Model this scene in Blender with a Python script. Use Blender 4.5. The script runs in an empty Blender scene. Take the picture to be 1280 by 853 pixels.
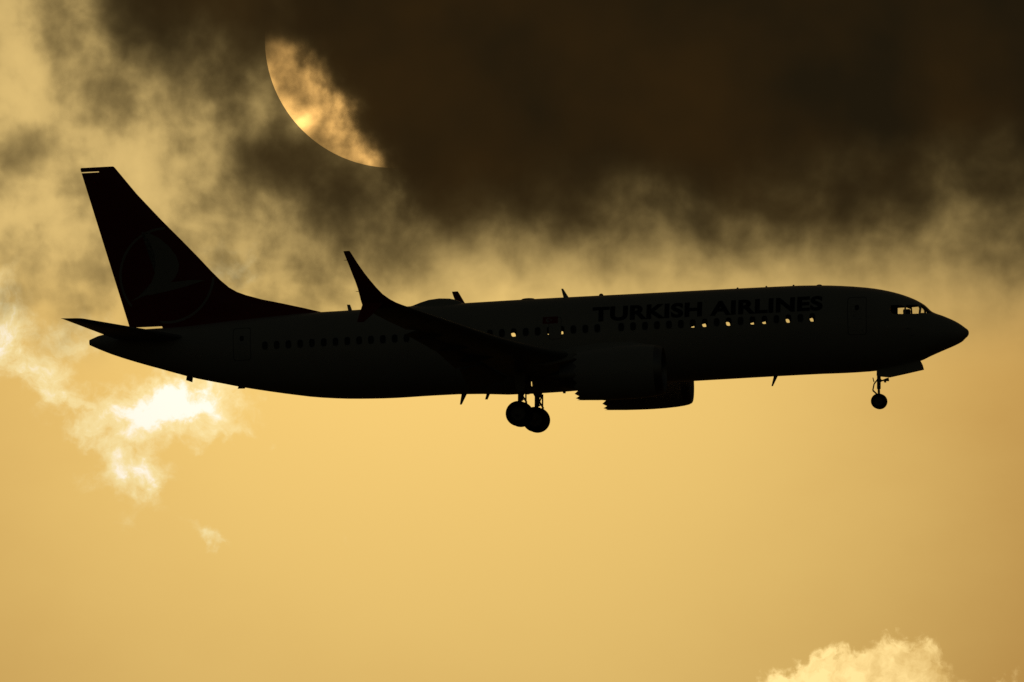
import bpy, bmesh, math, random
from mathutils import Vector, Matrix, Euler
R = math.radians
random.seed(7)
scene = bpy.context.scene
COL = scene.collection

# ------------------------------------------------------------------ camera, sky, sun, exposure
PX = 2.89e-5                      # radians seen by one photo pixel (the sun is 320 px = 0.53 degrees across)
ELEV = R(2.45)                    # the lens looks 2.45 degrees up, along +Y
cam_data = bpy.data.cameras.new('camera')
cam = bpy.data.objects.new('camera', cam_data)
COL.objects.link(cam)
cam.location = (0, 0, 1.7)
cam.rotation_euler = (R(90) + ELEV, 0, 0)
cam_data.sensor_width = 36.0
cam_data.lens = 18.0 / math.tan(640 * PX)
cam_data.clip_start = 1.0
cam_data.clip_end = 200000.0
scene.camera = cam

EXPO = -4.4
GAIN = 2.0 ** (-EXPO)             # scene radiance that displays as 1.0
SUN_AZ = (491 - 640) * PX         # the sun's bearing, to the right of +Y
SUN_EL = ELEV + (426.5 - 50) * PX
SUN_DIR = Vector((math.sin(SUN_AZ) * math.cos(SUN_EL), math.cos(SUN_AZ) * math.cos(SUN_EL), math.sin(SUN_EL)))

vs = scene.view_settings
vs.view_transform = 'Standard'
vs.look = 'None'
vs.exposure = EXPO
vs.gamma = 1.0
vs.use_curve_mapping = False
cy = scene.cycles
cy.max_bounces = 6
cy.diffuse_bounces = 2
cy.glossy_bounces = 2
cy.transparent_max_bounces = 16
cy.volume_bounces = 0
cy.use_adaptive_sampling = True
cy.adaptive_threshold = 0.012
cy.adaptive_min_samples = 12
cy.use_denoising = False
cy.filter_width = 1.5


class G:
    """A socket of a shader tree with arithmetic."""
    def __init__(s, t, sock): s.t, s.s = t, sock
    def _m(s, op, *a):
        n = s.t.nodes.new('ShaderNodeMath'); n.operation = op
        for i, v in enumerate((s,) + a):
            if isinstance(v, G): s.t.links.new(v.s, n.inputs[i])
            else: n.inputs[i].default_value = v
        return G(s.t, n.outputs[0])
    def __add__(s, o): return s._m('ADD', o)
    __radd__ = __add__
    def __sub__(s, o): return s._m('SUBTRACT', o)
    def __rsub__(s, o): return (s * -1.0) + o
    def __mul__(s, o): return s._m('MULTIPLY', o)
    __rmul__ = __mul__
    def __truediv__(s, o): return s._m('DIVIDE', o)
    def pow(s, e): return s._m('MAXIMUM', 0.0)._m('POWER', e)
    def exp(s): return s._m('EXPONENT')
    def max(s, o): return s._m('MAXIMUM', o)
    def min(s, o): return s._m('MINIMUM', o)
    def smin(s, o, k): return s._m('SMOOTH_MIN', o, k)
    def smax(s, o, k): return s._m('SMOOTH_MAX', o, k)
    def clamp(s): return s.max(0.0).min(1.0)
    def step(s, a, b, lo=0.0, hi=1.0):
        n = s.t.nodes.new('ShaderNodeMapRange'); n.interpolation_type = 'SMOOTHSTEP'
        s.t.links.new(s.s, n.inputs['Value'])
        for k, v in (('From Min', a), ('From Max', b), ('To Min', lo), ('To Max', hi)): n.inputs[k].default_value = v
        return G(s.t, n.outputs['Result'])


def vec(t, *c):
    n = t.nodes.new('ShaderNodeCombineXYZ')
    for i, v in enumerate(c):
        if isinstance(v, G): t.links.new(v.s, n.inputs[i])
        else: n.inputs[i].default_value = v
    return G(t, n.outputs[0])


def split(t, v):
    n = t.nodes.new('ShaderNodeSeparateXYZ'); t.links.new(v.s, n.inputs[0])
    return [G(t, o) for o in n.outputs]


def noise(t, v, scale, detail=4.0, rough=0.55, lac=2.0, dist=0.0, color=False):
    """Noise centred on 0 (about -0.5 to 0.5); with color a triple."""
    n = t.nodes.new('ShaderNodeTexNoise'); n.noise_dimensions = '3D'
    t.links.new(v.s, n.inputs['Vector'])
    n.inputs['Scale'].default_value = scale; n.inputs['Detail'].default_value = detail
    n.inputs['Roughness'].default_value = rough; n.inputs['Lacunarity'].default_value = lac
    n.inputs['Distortion'].default_value = dist
    if color: return [c - 0.5 for c in split(t, G(t, n.outputs['Color']))]
    return G(t, n.outputs['Fac']) - 0.5


def mixc(t, f, a, b):
    n = t.nodes.new('ShaderNodeMix'); n.data_type = 'RGBA'; n.clamp_factor = True
    for sock, v in ((n.inputs[0], f), (n.inputs[6], a), (n.inputs[7], b)):
        if isinstance(v, G): t.links.new(v.s, sock)
        elif isinstance(v, (int, float)): sock.default_value = v
        else: sock.default_value = (*v, 1.0)
    return G(t, n.outputs[2])


def scale_c(t, c, f):
    n = t.nodes.new('ShaderNodeVectorMath'); n.operation = 'SCALE'
    if isinstance(c, G): t.links.new(c.s, n.inputs[0])
    else: n.inputs[0].default_value = c
    if isinstance(f, G): t.links.new(f.s, n.inputs['Scale'])
    else: n.inputs['Scale'].default_value = f
    return G(t, n.outputs[0])


def add_c(t, a, b):
    n = t.nodes.new('ShaderNodeVectorMath'); n.operation = 'ADD'
    for i, v in enumerate((a, b)):
        if isinstance(v, G): t.links.new(v.s, n.inputs[i])
        else: n.inputs[i].default_value = v
    return G(t, n.outputs[0])


def lin(r, g, b):
    f = lambda c: (c / 255 / 12.92) if c <= 10.31 else ((c / 255 + 0.055) / 1.055) ** 2.4
    return (f(r), f(g), f(b))


def blob(x, y, u, v, ru, rv, rot=0.0):
    """1 at the photo-scale spot (u, v) of the sky, falling to 0 (a gaussian)."""
    cx, cy_ = (u - 640) / 100, (426.5 - v) / 100
    dx, dy = x - cx, y - cy_
    c, s = math.cos(R(rot)), math.sin(R(rot))
    a = (dx * c + dy * s) * (100 / ru)
    b = (dy * c - dx * s) * (100 / rv)
    return ((a * a + b * b) * -1.0).exp()


# ---- world: physical sky for the light from everywhere, plus the golden aureole and the far sunlit clouds round the low sun
world = bpy.data.worlds.new('World'); scene.world = world
world.use_nodes = True
W = world.node_tree
W.nodes.clear()
wo = W.nodes.new('ShaderNodeOutputWorld')
bg = W.nodes.new('ShaderNodeBackground'); bg.inputs['Strength'].default_value = 0.15
W.links.new(bg.outputs[0], wo.inputs['Surface'])
sky = W.nodes.new('ShaderNodeTexSky'); sky.sky_type = 'NISHITA'
sky.sun_disc = False
sky.sun_elevation = SUN_EL
sky.sun_rotation = SUN_AZ
sky.altitude = 50; sky.air_density = 1.0; sky.dust_density = 3.0; sky.ozone_density = 0.6
tc = W.nodes.new('ShaderNodeTexCoord')
d = G(W, tc.outputs['Generated'])
dx, dy, dz = split(W, d)
az = dx._m('ARCTAN2', dy)                                  # bearing from +Y, radians
el = dz._m('ARCSINE')
x = az * (0.01 / PX)                                       # hundreds of photo pixels on the sky sphere
y = (el - ELEV) * (0.01 / PX)
n = W.nodes.new('ShaderNodeVectorMath'); n.operation = 'DOT_PRODUCT'
W.links.new(d.s, n.inputs[0]); n.inputs[1].default_value = SUN_DIR
ang = G(W, n.outputs['Value']).min(1.0)._m('ARCCOSINE') * (180 / math.pi)     # degrees from the sun
glow = (ang * (-1 / 2.6)).exp() * 1.0 + (ang * (-1 / 14.0)).exp() * 0.02 + (ang * (-1 / 50.0)).exp() * 0.005
glow = glow / ((ang * 0 + 1.0) * (math.exp(-0.75 / 2.6)))
p = vec(W, x, y, 3.7)
# slow drift of brightness and hue across the thin high overcast
soft = noise(W, p, 0.16, 2.0, 0.5)
veil = noise(W, vec(W, x * 0.6, y, 8.2), 0.9, 5.0, 0.55)
lum = 0.86 + 0.24 * blob(x, y, 560, 600, 520, 420) - 0.11 * (x - 3.0).step(0.0, 4.5) + soft * 0.14 + veil * 0.085 - 0.03 * (-1.0 * y).step(1.5, 4.5)
gold = mixc(W, lum.step(0.62, 1.05), lin(206, 154, 78), lin(244, 203, 117))
gold = mixc(W, (y * 1.0).step(-0.6, 1.6), gold, lin(234, 199, 124))
# the bright broken cloud low on the left and the cumulus top low on the right
wx, wy, wz = noise(W, p, 1.1, 4.0, 0.6, color=True)
xw, yw = x + wx * 0.7, y + wy * 0.7
wx2, wy2, wz2 = noise(W, p, 4.5, 4.0, 0.6, color=True)
xw2, yw2 = xw + wx2 * 0.42, yw + wy2 * 0.42
left = (1.75 * blob(xw2, yw2, 226, 503, 66, 34, 8) + 0.62 * blob(xw2, yw2, 135, 520, 56, 30, -20) + 0.66 * blob(xw2, yw2, 52, 478, 58, 26, -42)
        + 0.95 * blob(xw2, yw2, 0, 408, 40, 60) + 0.62 * blob(xw2, yw2, 90, 425, 50, 26, 30) + 0.95 * blob(xw2, yw2, 180, 597, 34, 24, 20)
        + 0.62 * blob(xw2, yw2, 250, 668, 26, 15, -30) + 0.28 * blob(xw2, yw2, 345, 566, 24, 12, 30) + 0.22 * blob(xw2, yw2, 110, 600, 70, 14, 12)
        + 0.3 * blob(xw2, yw2, 165, 660, 20, 20) + 0.22 * blob(xw2, yw2, 420, 680, 18, 20) + 0.5 * blob(xw2, yw2, 290, 340, 36, 34)
        + 0.5 * blob(xw2, yw2, 165, 562, 34, 26, 30) + 0.36 * blob(xw2, yw2, 110, 550, 62, 16, -18) + 0.34 * blob(xw2, yw2, 275, 540, 60, 14, 10) + 0.16 * blob(xw2, yw2, 205, 640, 60, 12, -25))
fine = noise(W, vec(W, xw, yw, 1.3), 2.6, 7.0, 0.62)
finer = noise(W, vec(W, xw, yw, 5.1), 7.0, 6.0, 0.6)
left_i = (left * 1.10 + (fine * 2.3 + finer * 1.1) * left.pow(0.6) - 0.06).max(0.0)
puff = (1.0 * blob(xw2, yw2, 1122, 882, 70, 84) + 1.0 * blob(xw2, yw2, 1012, 880, 58, 50) + 0.42 * blob(xw2, yw2, 1255, 872, 60, 36)
        + 0.7 * blob(xw2, yw2, 1060, 900, 180, 50))
puff_i = (puff + fine * 0.75 + finer * 0.25).step(0.38, 0.66)
puff_l = (0.48 + fine * 2.4 + finer * 1.0 + 0.5 * blob(x, y, 1000, 850, 45, 40) + 0.25 * blob(x, y, 1090, 830, 50, 50) - 0.25 * blob(x, y, 1200, 840, 60, 60)).clamp()
c1 = mixc(W, left_i.step(0.10, 0.95), gold, lin(255, 230, 164))
c1 = mixc(W, left_i.step(0.75, 1.5), c1, (1.12, 1.02, 0.86))
c1 = mixc(W, puff_i * (0.80 + 0.15 * puff_l), c1, mixc(W, puff_l, (1.02, 0.66, 0.21), (1.52, 1.12, 0.46)))
aure = scale_c(W, c1, glow * (GAIN / 0.15))
tint = W.nodes.new('ShaderNodeMix'); tint.data_type = 'RGBA'; tint.blend_type = 'MULTIPLY'
tint.inputs[0].default_value = 1.0
W.links.new(sky.outputs[0], tint.inputs[6]); tint.inputs[7].default_value = (0.82, 0.72, 0.54, 1.0)   # dusty evening air
near_sun = ang.step(1.5, 12.0)                              # inside the aureole the overcast replaces the clear sky
W.links.new(add_c(W, aure, scale_c(W, G(W, tint.outputs[2]), near_sun)).s, bg.inputs['Color'])

sun_l = bpy.data.lights.new('sun_light', 'SUN')
sun_l.energy = 3.0; sun_l.angle = R(0.53); sun_l.color = (1.0, 0.78, 0.45)
so = bpy.data.objects.new('sun_light', sun_l); COL.objects.link(so)
so.rotation_euler = (-SUN_DIR).to_track_quat('-Z', 'Y').to_euler()


# ------------------------------------------------------------------ small helpers
def mesh_obj(name, bm, mats, parent=None, smooth=True, angle=35):
    me = bpy.data.meshes.new(name)
    bm.normal_update(); bm.to_mesh(me); bm.free()
    for m in (mats if isinstance(mats, (list, tuple)) else [mats]): me.materials.append(m)
    if smooth:
        for f in me.polygons: f.use_smooth = True
        me.set_sharp_from_angle(angle=R(angle))
    o = bpy.data.objects.new(name, me); COL.objects.link(o)
    if parent: o.parent = parent
    return o


def simple_mat(name, base, rough=0.4, metal=0.0, spec=0.5, bump=None, vary=0.0, vscale=1.5):
    m = bpy.data.materials.new(name); m.use_nodes = True
    t = m.node_tree; b = t.nodes['Principled BSDF']
    b.inputs['Roughness'].default_value = rough; b.inputs['Metallic'].default_value = metal
    b.inputs['Specular IOR Level'].default_value = spec
    o = G(t, t.nodes.new('ShaderNodeTexCoord').outputs['Object'])
    nz = noise(t, o, vscale, 5.0, 0.6)
    c = mixc(t, nz * 1.6 + 0.5, tuple(v * (1 - vary) for v in base), tuple(min(1, v * (1 + vary)) for v in base))
    t.links.new(c.s, b.inputs['Base Color'])
    t.links.new((nz * 0.25 + rough).s, b.inputs['Roughness'])
    return m

# ------------------------------------------------------------------ the sun itself and the dark cloud across it
CLOUD_D = 6000.0
SUN_D = 60000.0
bm = bmesh.new()
bmesh.ops.create_uvsphere(bm, u_segments=128, v_segments=64, radius=SUN_D * 160 * PX)
m = bpy.data.materials.new('sun_surface'); m.use_nodes = True
t = m.node_tree; t.nodes.clear()
e = t.nodes.new('ShaderNodeEmission'); out = t.nodes.new('ShaderNodeOutputMaterial')
e.inputs[0].default_value = (1.0, 0.55, 0.155, 1); e.inputs[1].default_value = 8.3 * GAIN
t.links.new(e.outputs[0], out.inputs[0]); m.cycles.emission_sampling = 'NONE'
sun = mesh_obj('sun', bm, m)
sun.location = cam.location + SUN_DIR * SUN_D
sun['label'] = 'golden crescent of the low sun showing from behind the dark cloud above the tail'
sun['category'] = 'sun'

K = CLOUD_D * PX * 100            # metres per hundred photo pixels at the cloud
TH = 16.0                         # depth of the cloud sheet, metres
m = bpy.data.materials.new('cloud_vapour'); m.use_nodes = True
t = m.node_tree; t.nodes.clear()
out = t.nodes.new('ShaderNodeOutputMaterial')
o = G(t, t.nodes.new('ShaderNodeTexCoord').outputs['Object'])
ox, oy, oz = split(t, o)
x, y, w = ox / K, oz / K, oy * (0.12 / K)
p = vec(t, x, y, w)
n1x, n1y, n1z = noise(t, p, 0.75, 2.0, 0.5, color=True)
xs, ys = x + n1x * 0.55, y + n1y * 0.55
q = vec(t, xs, ys * 0.9, w)
big = noise(t, q, 0.85, 3.0, 0.55)
fin = noise(t, vec(t, x + n1x * 0.3, y * 0.92 + n1z * 0.3, w), 2.0, 7.0, 0.60)
streak = noise(t, vec(t, xs * 0.95, ys * 1.1, w), 1.5, 6.0, 0.57)
f1 = 1.9 * (y - 1.66 + n1z * 0.45 + streak * 0.7)                         # level underside of the bank
e2 = 0.84 * (x + 2.33) + 0.54 * (y - 3.07) + fin * 0.55 + n1x * 0.35
f2 = e2 * 0.6 - 0.46 + e2.step(-0.12, 0.50) * 1.3         # its slanting left end, across the sun
f3 = 1.5 * (y - 3.95) + 0.10 * (x + 3.5) - 3.0 * (x * -1.0).step(4.3, 6.2)                  # the dark strip along the top
f = f2.smax(f3, 0.4).smin(f1, 0.5)
lumps = (0.75 * blob(xs, ys, 128, 112, 50, 40) + 0.8 * blob(xs, ys, 170, 40, 60, 35) + 0.9 * blob(xs, ys, 285, 100, 45, 45) + 1.0 * blob(xs, ys, 350, 205, 55, 45)
         + 0.8 * blob(xs, ys, 415, 255, 70, 45) + 0.5 * blob(xs, ys, 20, 190, 50, 35) + 0.5 * blob(xs, ys, 75, 60, 25, 35)
         - 0.9 * blob(xs, ys, 30, 90, 30, 60) - 0.6 * blob(xs, ys, 190, 200, 80, 60) - 0.4 * blob(xs, ys, 30, 270, 60, 60) - 0.6 * blob(xs, ys, 322, 140, 18, 30)
         - 2.6 * blob(xs, ys, 1240, 165, 95, 80) - 1.5 * blob(xs, ys, 1060, 185, 90, 45) - 0.8 * blob(xs, ys, 830, 235, 110, 30)
         + 1.5 * blob(xs, ys, 375, 18, 55, 24) + 0.8 * blob(xs, ys, 525, 205, 34, 40))
thin = blob(xs, ys, 374, 156, 18, 16)                     # the brightest gap over the limb
f = f + big * 1.2 + fin * 1.25 + lumps * (0.55 - 0.15 * n1x) - thin * 0.36
lft = (x * -1.0).step(0.6, 2.6) * y.step(-0.6, 1.0)
tau = 4.6 * (1.1 * f).min(2.4).exp() + lft * (big * 1.8 + fin * 2.3 + streak * 0.6 + 0.27 + lumps * 0.5).smax(0.04, 0.35)
edge = y.step(-0.75, 0.25) * (60.0 - x._m('ABSOLUTE')).step(0.5, 14.0) * (5.8 - y).step(0.1, 0.8)
dens = (tau - 0.05).max(0.0) * edge * (1.0 / TH)
va = t.nodes.new('ShaderNodeVolumeAbsorption'); va.inputs['Color'].default_value = (0, 0, 0, 1)
t.links.new(dens.s, va.inputs['Density'])
ve = t.nodes.new('ShaderNodeEmission')  # the vapour itself glows faintly, in place of multiply scattered sunlight
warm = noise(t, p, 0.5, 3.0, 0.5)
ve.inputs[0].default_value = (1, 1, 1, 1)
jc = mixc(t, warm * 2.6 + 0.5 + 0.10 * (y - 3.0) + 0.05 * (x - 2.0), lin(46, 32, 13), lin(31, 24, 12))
jc = mixc(t, (tau * -0.24).exp(), jc, lin(74, 61, 34))     # thin vapour gets a brighter painted glow, standing in for scattered light
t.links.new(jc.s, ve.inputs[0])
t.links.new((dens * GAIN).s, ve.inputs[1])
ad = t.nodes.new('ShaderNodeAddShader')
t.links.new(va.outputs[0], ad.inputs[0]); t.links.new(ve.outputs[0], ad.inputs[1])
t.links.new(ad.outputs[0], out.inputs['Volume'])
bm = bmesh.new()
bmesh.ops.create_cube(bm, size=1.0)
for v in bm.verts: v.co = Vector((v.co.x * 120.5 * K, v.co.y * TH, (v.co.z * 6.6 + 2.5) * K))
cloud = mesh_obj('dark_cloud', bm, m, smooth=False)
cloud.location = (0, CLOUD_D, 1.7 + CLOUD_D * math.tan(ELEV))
cloud['label'] = 'dark brown cloud bank spreading over the sun and the sky above the airplane'
cloud['category'] = 'cloud'

# unseen solid added inside the bank to block the covered part of the sun
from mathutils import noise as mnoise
blocker_outline = [(393, -70), (402, 20), (432, 72), (474, 112), (505, 150), (535, 186), (600, 200), (750, 196), (850, 180), (930, 128), (1100, 102), (1200, 66), (1420, 50), (1420, -70)]
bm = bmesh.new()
fc = bm.faces.new([bm.verts.new(((u - 640) / 100 * K, 4.6, (426.5 - v) / 100 * K)) for u, v in blocker_outline])
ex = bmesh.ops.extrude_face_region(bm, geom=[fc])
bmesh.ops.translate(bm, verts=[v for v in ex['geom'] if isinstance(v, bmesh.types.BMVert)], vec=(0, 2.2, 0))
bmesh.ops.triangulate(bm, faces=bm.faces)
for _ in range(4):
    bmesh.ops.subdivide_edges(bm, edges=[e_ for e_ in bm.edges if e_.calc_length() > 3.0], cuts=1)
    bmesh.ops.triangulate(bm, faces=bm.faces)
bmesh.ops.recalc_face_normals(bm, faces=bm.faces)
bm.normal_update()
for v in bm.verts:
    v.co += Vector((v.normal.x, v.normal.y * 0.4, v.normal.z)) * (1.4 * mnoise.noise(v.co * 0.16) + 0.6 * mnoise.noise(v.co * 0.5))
BLOCKER = simple_mat('blocker_surface', (0.05, 0.04, 0.025), 0.95, spec=0.0)
mesh_obj('sun_blocker', bm, BLOCKER, cloud, angle=180)

# ------------------------------------------------------------------ materials of the airliner
WHITE = simple_mat('white_paint', (0.78, 0.78, 0.77), 0.32, vary=0.05, vscale=0.8)
NACELLE = simple_mat('nacelle_paint', (0.80, 0.81, 0.82), 0.36, vary=0.04)
RED = simple_mat('red_paint', (0.42, 0.02, 0.03), 0.33, vary=0.08)
GREY = simple_mat('wing_grey', (0.36, 0.37, 0.38), 0.42, vary=0.08)
METAL = simple_mat('bare_metal', (0.55, 0.55, 0.56), 0.5, 1.0, vary=0.08, vscale=4)
STEEL = simple_mat('gear_steel', (0.30, 0.30, 0.31), 0.45, 0.6, vary=0.12, vscale=6)
TYRE = simple_mat('tyre_rubber', (0.022, 0.021, 0.02), 0.75, spec=0.3, vary=0.25, vscale=9)
DARK = simple_mat('dark_trim', (0.03, 0.03, 0.033), 0.6, vary=0.15)
SEAL = simple_mat('door_seal', (0.3, 0.3, 0.3), 0.6)
EMBLEM = simple_mat('emblem_grey', (0.62, 0.62, 0.61), 0.4, vary=0.05)
INK = simple_mat('blue_black_ink', (0.012, 0.014, 0.035), 0.4, vary=0.1)
CABIN = simple_mat('cabin_lining', (0.12, 0.12, 0.12), 0.8, spec=0.2, vary=0.1)
BLACKPANE = simple_mat('drawn_window', (0.06, 0.06, 0.063), 0.12, vary=0.1)
LAMP = simple_mat('lamp_lens', (0.5, 0.05, 0.03), 0.2)

GLASS = bpy.data.materials.new('window_glass'); GLASS.use_nodes = True
t = GLASS.node_tree; t.nodes.clear()
tr = t.nodes.new('ShaderNodeBsdfTransparent'); tr.inputs[0].default_value = (0.97, 0.97, 0.96, 1)
gl = t.nodes.new('ShaderNodeBsdfGlossy'); gl.inputs['Roughness'].default_value = 0.03
mx = t.nodes.new('ShaderNodeMixShader'); fr = t.nodes.new('ShaderNodeFresnel'); fr.inputs['IOR'].default_value = 1.10
out = t.nodes.new('ShaderNodeOutputMaterial')
t.links.new(fr.outputs[0], mx.inputs[0]); t.links.new(tr.outputs[0], mx.inputs[1]); t.links.new(gl.outputs[0], mx.inputs[2])
t.links.new(mx.outputs[0], out.inputs[0])

# ------------------------------------------------------------------ the airliner: its own axes are X forward (nose tip at 0), Y to its left, Z up
YAW, PITCH, ROLL = R(7.43), R(2.56), R(-0.29)
SC = 28.3                          # photo pixels per metre at the airliner
plane = bpy.data.objects.new('airliner', None); COL.objects.link(plane)
plane.empty_display_size = 5
fwd = Vector((0, math.cos(ELEV), math.sin(ELEV))); upv = Vector((0, -math.sin(ELEV), math.cos(ELEV)))
depth = 1.0 / (SC * PX)
plane.location = cam.location + fwd * (depth - 2.6) + Vector((1, 0, 0)) * ((1210 - 640) / SC) + upv * ((426.5 - 416) / SC)
plane.rotation_euler = (Matrix.Rotation(-YAW, 4, 'Z') @ Matrix.Rotation(-PITCH, 4, 'Y') @ Matrix.Rotation(ROLL, 4, 'X')).to_euler()
plane['label'] = 'dark twin-engine passenger jet flying with its landing gear down below the clouded sun'
plane['category'] = 'airplane'


LAT_U, LAT_V = 3.66, 1.345        # photo pixels right and down per metre to the airliner's left


TO_LOCAL = Matrix.LocRotScale(plane.location, plane.rotation_euler, None).inverted()
CAM_L = TO_LOCAL @ cam.location


def at(u, v, Y=0.0):
    """Photo reading -> (X, Z) on the airliner for a feature Y metres left of its centre plane."""
    d_ = fwd + Vector((1, 0, 0)) * ((u - 640) * PX) + upv * ((426.5 - v) * PX)
    d_ = TO_LOCAL.to_3x3() @ d_
    p_ = CAM_L + d_ * ((Y - CAM_L.y) / d_.y)
    return p_.x, p_.z


def fix(xb, Y, Z):
    """A first estimate (metres aft, left, up) refined for the tilt of the airliner and perspective: (metres aft, up)."""
    Yn = -abs(Y)
    X_, Z_ = at(1210 - 28.05 * xb + 3.743 * Yn, 416 + 1.4249 * xb + 1.198 * Yn - 28.3 * Z, Yn)
    return -X_, Z_


def pchip(xs, ys):
    n = len(xs); h = [xs[i + 1] - xs[i] for i in range(n - 1)]; dl = [(ys[i + 1] - ys[i]) / h[i] for i in range(n - 1)]
    m = [dl[0]] + [0.0] * (n - 2) + [dl[-1]]
    for i in range(1, n - 1):
        if dl[i - 1] * dl[i] > 0:
            w1, w2 = 2 * h[i] + h[i - 1], h[i] + 2 * h[i - 1]
            m[i] = (w1 + w2) / (w1 / dl[i - 1] + w2 / dl[i])
    def f(q):
        if q <= xs[0]: return ys[0]
        if q >= xs[-1]: return ys[-1]
        i = 0
        while q > xs[i + 1]: i += 1
        s = (q - xs[i]) / h[i]
        return ((1 + 2 * s) * (1 - s) ** 2 * ys[i] + s * (1 - s) ** 2 * h[i] * m[i]
                + s * s * (3 - 2 * s) * ys[i + 1] + s * s * (s - 1) * h[i] * m[i + 1])
    return f


TOP = [(1207, 410.3), (1203, 407.2), (1195, 402.2), (1180, 395.5), (1165, 389.8), (1156, 381.6), (1140, 373), (1115, 365), (1090, 360.5),
       (1060, 358), (1027, 357.0), (990, 357.6), (920, 361), (800, 367.2), (716, 371.4), (653, 374.8), (580, 379.2), (500, 383.9), (431, 388.6), (400, 390.4),
       (300, 400.0), (215, 409.6), (165, 412.8), (140, 416.0), (125, 419.5), (112, 425.2)]
BOT = [(1207, 423), (1203, 427), (1195, 431.5), (1180, 438), (1165, 444.6), (1150, 451.6), (1120, 459.6), (1090, 464.4), (1060, 466.4),
       (1020, 468), (970, 470.6), (920, 473.5), (800, 480.5), (716, 489.2), (650, 493.3), (577, 492.9), (542, 494.7), (495, 497.7), (447, 498.8), (400, 497.2),
       (365, 493.4), (329, 488.4), (300, 483.8), (278, 479.6), (241, 472.3), (205, 462.6), (169, 452.6), (133, 440.8), (112, 431.8)]
tp = [(-at(u, v)[0], at(u, v)[1]) for u, v in TOP]; bt = [(-at(u, v)[0], at(u, v)[1]) for u, v in BOT]
f_top = pchip([0.0, 0.008, 0.03, 0.07] + [a for a, b in tp], [0.0, 0.055, 0.105, 0.155] + [b for a, b in tp])
f_bot = pchip([0.0, 0.008, 0.03, 0.07] + [a for a, b in bt], [0.0, -0.058, -0.11, -0.165] + [b for a, b in bt])
WID = [(0, 0), (0.03, 0.16), (0.11, 0.30), (0.25, 0.46), (0.53, 0.70), (1.07, 1.0), (1.6, 1.22), (2.0, 1.36), (2.5, 1.49), (3.4, 1.67), (4.3, 1.79), (5.3, 1.86),
       (6.5, 1.88), (24, 1.88), (27, 1.80), (30, 1.56), (33, 1.17), (35.5, 0.80), (37.5, 0.45), (38.5, 0.28), (39.15, 0.18)]
f_wid = pchip([a for a, b in WID], [b for a, b in WID])
NSE = 2.12
LEN = tp[-1][0]


def hull_y(X, Z, off=0.0):
    xb = -X; a, b = f_top(xb), f_bot(xb)
    zc, h = (a + b) / 2, max((a - b) / 2, 1e-4)
    q = min(abs((Z - zc) / h), 0.9999)
    return f_wid(xb) * (1 - q ** NSE) ** (1 / NSE) + off


def hull_ring(xb, inset=0.0, n=96):
    a, b, w = f_top(xb) - inset, f_bot(xb) + inset, max(f_wid(xb) - inset, 0.01)
    zc, h = (a + b) / 2, max((a - b) / 2, 0.01)
    pts = []
    for i in range(n):
        th = 2 * math.pi * i / n
        c, s = math.cos(th), math.sin(th)
        pts.append((-xb, w * math.copysign(abs(c) ** (2 / NSE), c), zc + h * math.copysign(abs(s) ** (2 / NSE), s)))
    return pts


def loft(bm, rings, cap0=True, cap1=True, flip=False, closed=True):
    vs_ = [[bm.verts.new(p) for p in r] for r in rings]
    k = len(vs_[0])
    for a, b in zip(vs_, vs_[1:]):
        for i in range(k if closed else k - 1):
            q = [a[i], a[(i + 1) % k], b[(i + 1) % k], b[i]]
            bm.faces.new(q[::-1] if flip else q)
    if cap0: bm.faces.new(vs_[0] if flip else vs_[0][::-1])
    if cap1: bm.faces.new(vs_[-1][::-1] if flip else vs_[-1])
    return vs_


def stations(a, b):
    s = [x_ for x_ in (0.004, 0.012, 0.03, 0.06, 0.1, 0.15, 0.21, 0.28, 0.36, 0.46, 0.58, 0.72, 0.88, 1.05, 1.2, 1.35, 1.5, 1.6, 1.7, 1.8, 1.9, 2.0, 2.1, 2.25, 2.4,
                        2.6, 2.8, 3.0, 3.25, 3.5, 3.8, 4.1, 4.5, 5.0, 5.5, 6.0, 6.6) if a <= x_ <= b]
    q = 7.4
    while q < 39.1:
        if a <= q <= b: s.append(q)
        q += 0.55 if q > 23 else 1.1
    return s + ([LEN] if b > 39 else [])


def prism_y(bm, poly, y0, y1):
    """Solid with the outline poly ((X, Z) pairs) reaching from y0 to y1."""
    area = sum(p[0] * q[1] - q[0] * p[1] for p, q in zip(poly, poly[1:] + poly[:1]))
    if area < 0: poly = poly[::-1]
    # counter-clockwise seen from -Y
    a = [bm.verts.new((p[0], y0, p[1])) for p in poly]; b = [bm.verts.new((p[0], y1, p[1])) for p in poly]
    k = len(poly)
    bm.faces.new(a); bm.faces.new(b[::-1])
    for i in range(k): bm.faces.new([a[i], b[i], b[(i + 1) % k], a[(i + 1) % k]])


def oval(cx, cz, w, h, n=20, e=2.8):
    return [(cx + w * math.copysign(abs(math.cos(q)) ** (2 / e), math.cos(q)), cz + h * math.copysign(abs(math.sin(q)) ** (2 / e), math.sin(q)))
            for q in (2 * math.pi * i / n for i in range(n))]


def boolean(obj_, cutter_bm, op):
    bmesh.ops.recalc_face_normals(cutter_bm, faces=cutter_bm.faces)
    me = bpy.data.meshes.new('cutter'); cutter_bm.to_mesh(me); cutter_bm.free()
    c = bpy.data.objects.new('cutter', me); COL.objects.link(c); c.parent = obj_.parent
    md = obj_.modifiers.new('cut', 'BOOLEAN'); md.operation = op; md.solver = 'EXACT'; md.object = c
    dg = bpy.context.evaluated_depsgraph_get()
    new = bpy.data.meshes.new_from_object(obj_.evaluated_get(dg))
    obj_.modifiers.clear()
    old = obj_.data; obj_.data = new; bpy.data.meshes.remove(old)
    bpy.data.objects.remove(c); bpy.data.meshes.remove(me)


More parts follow.
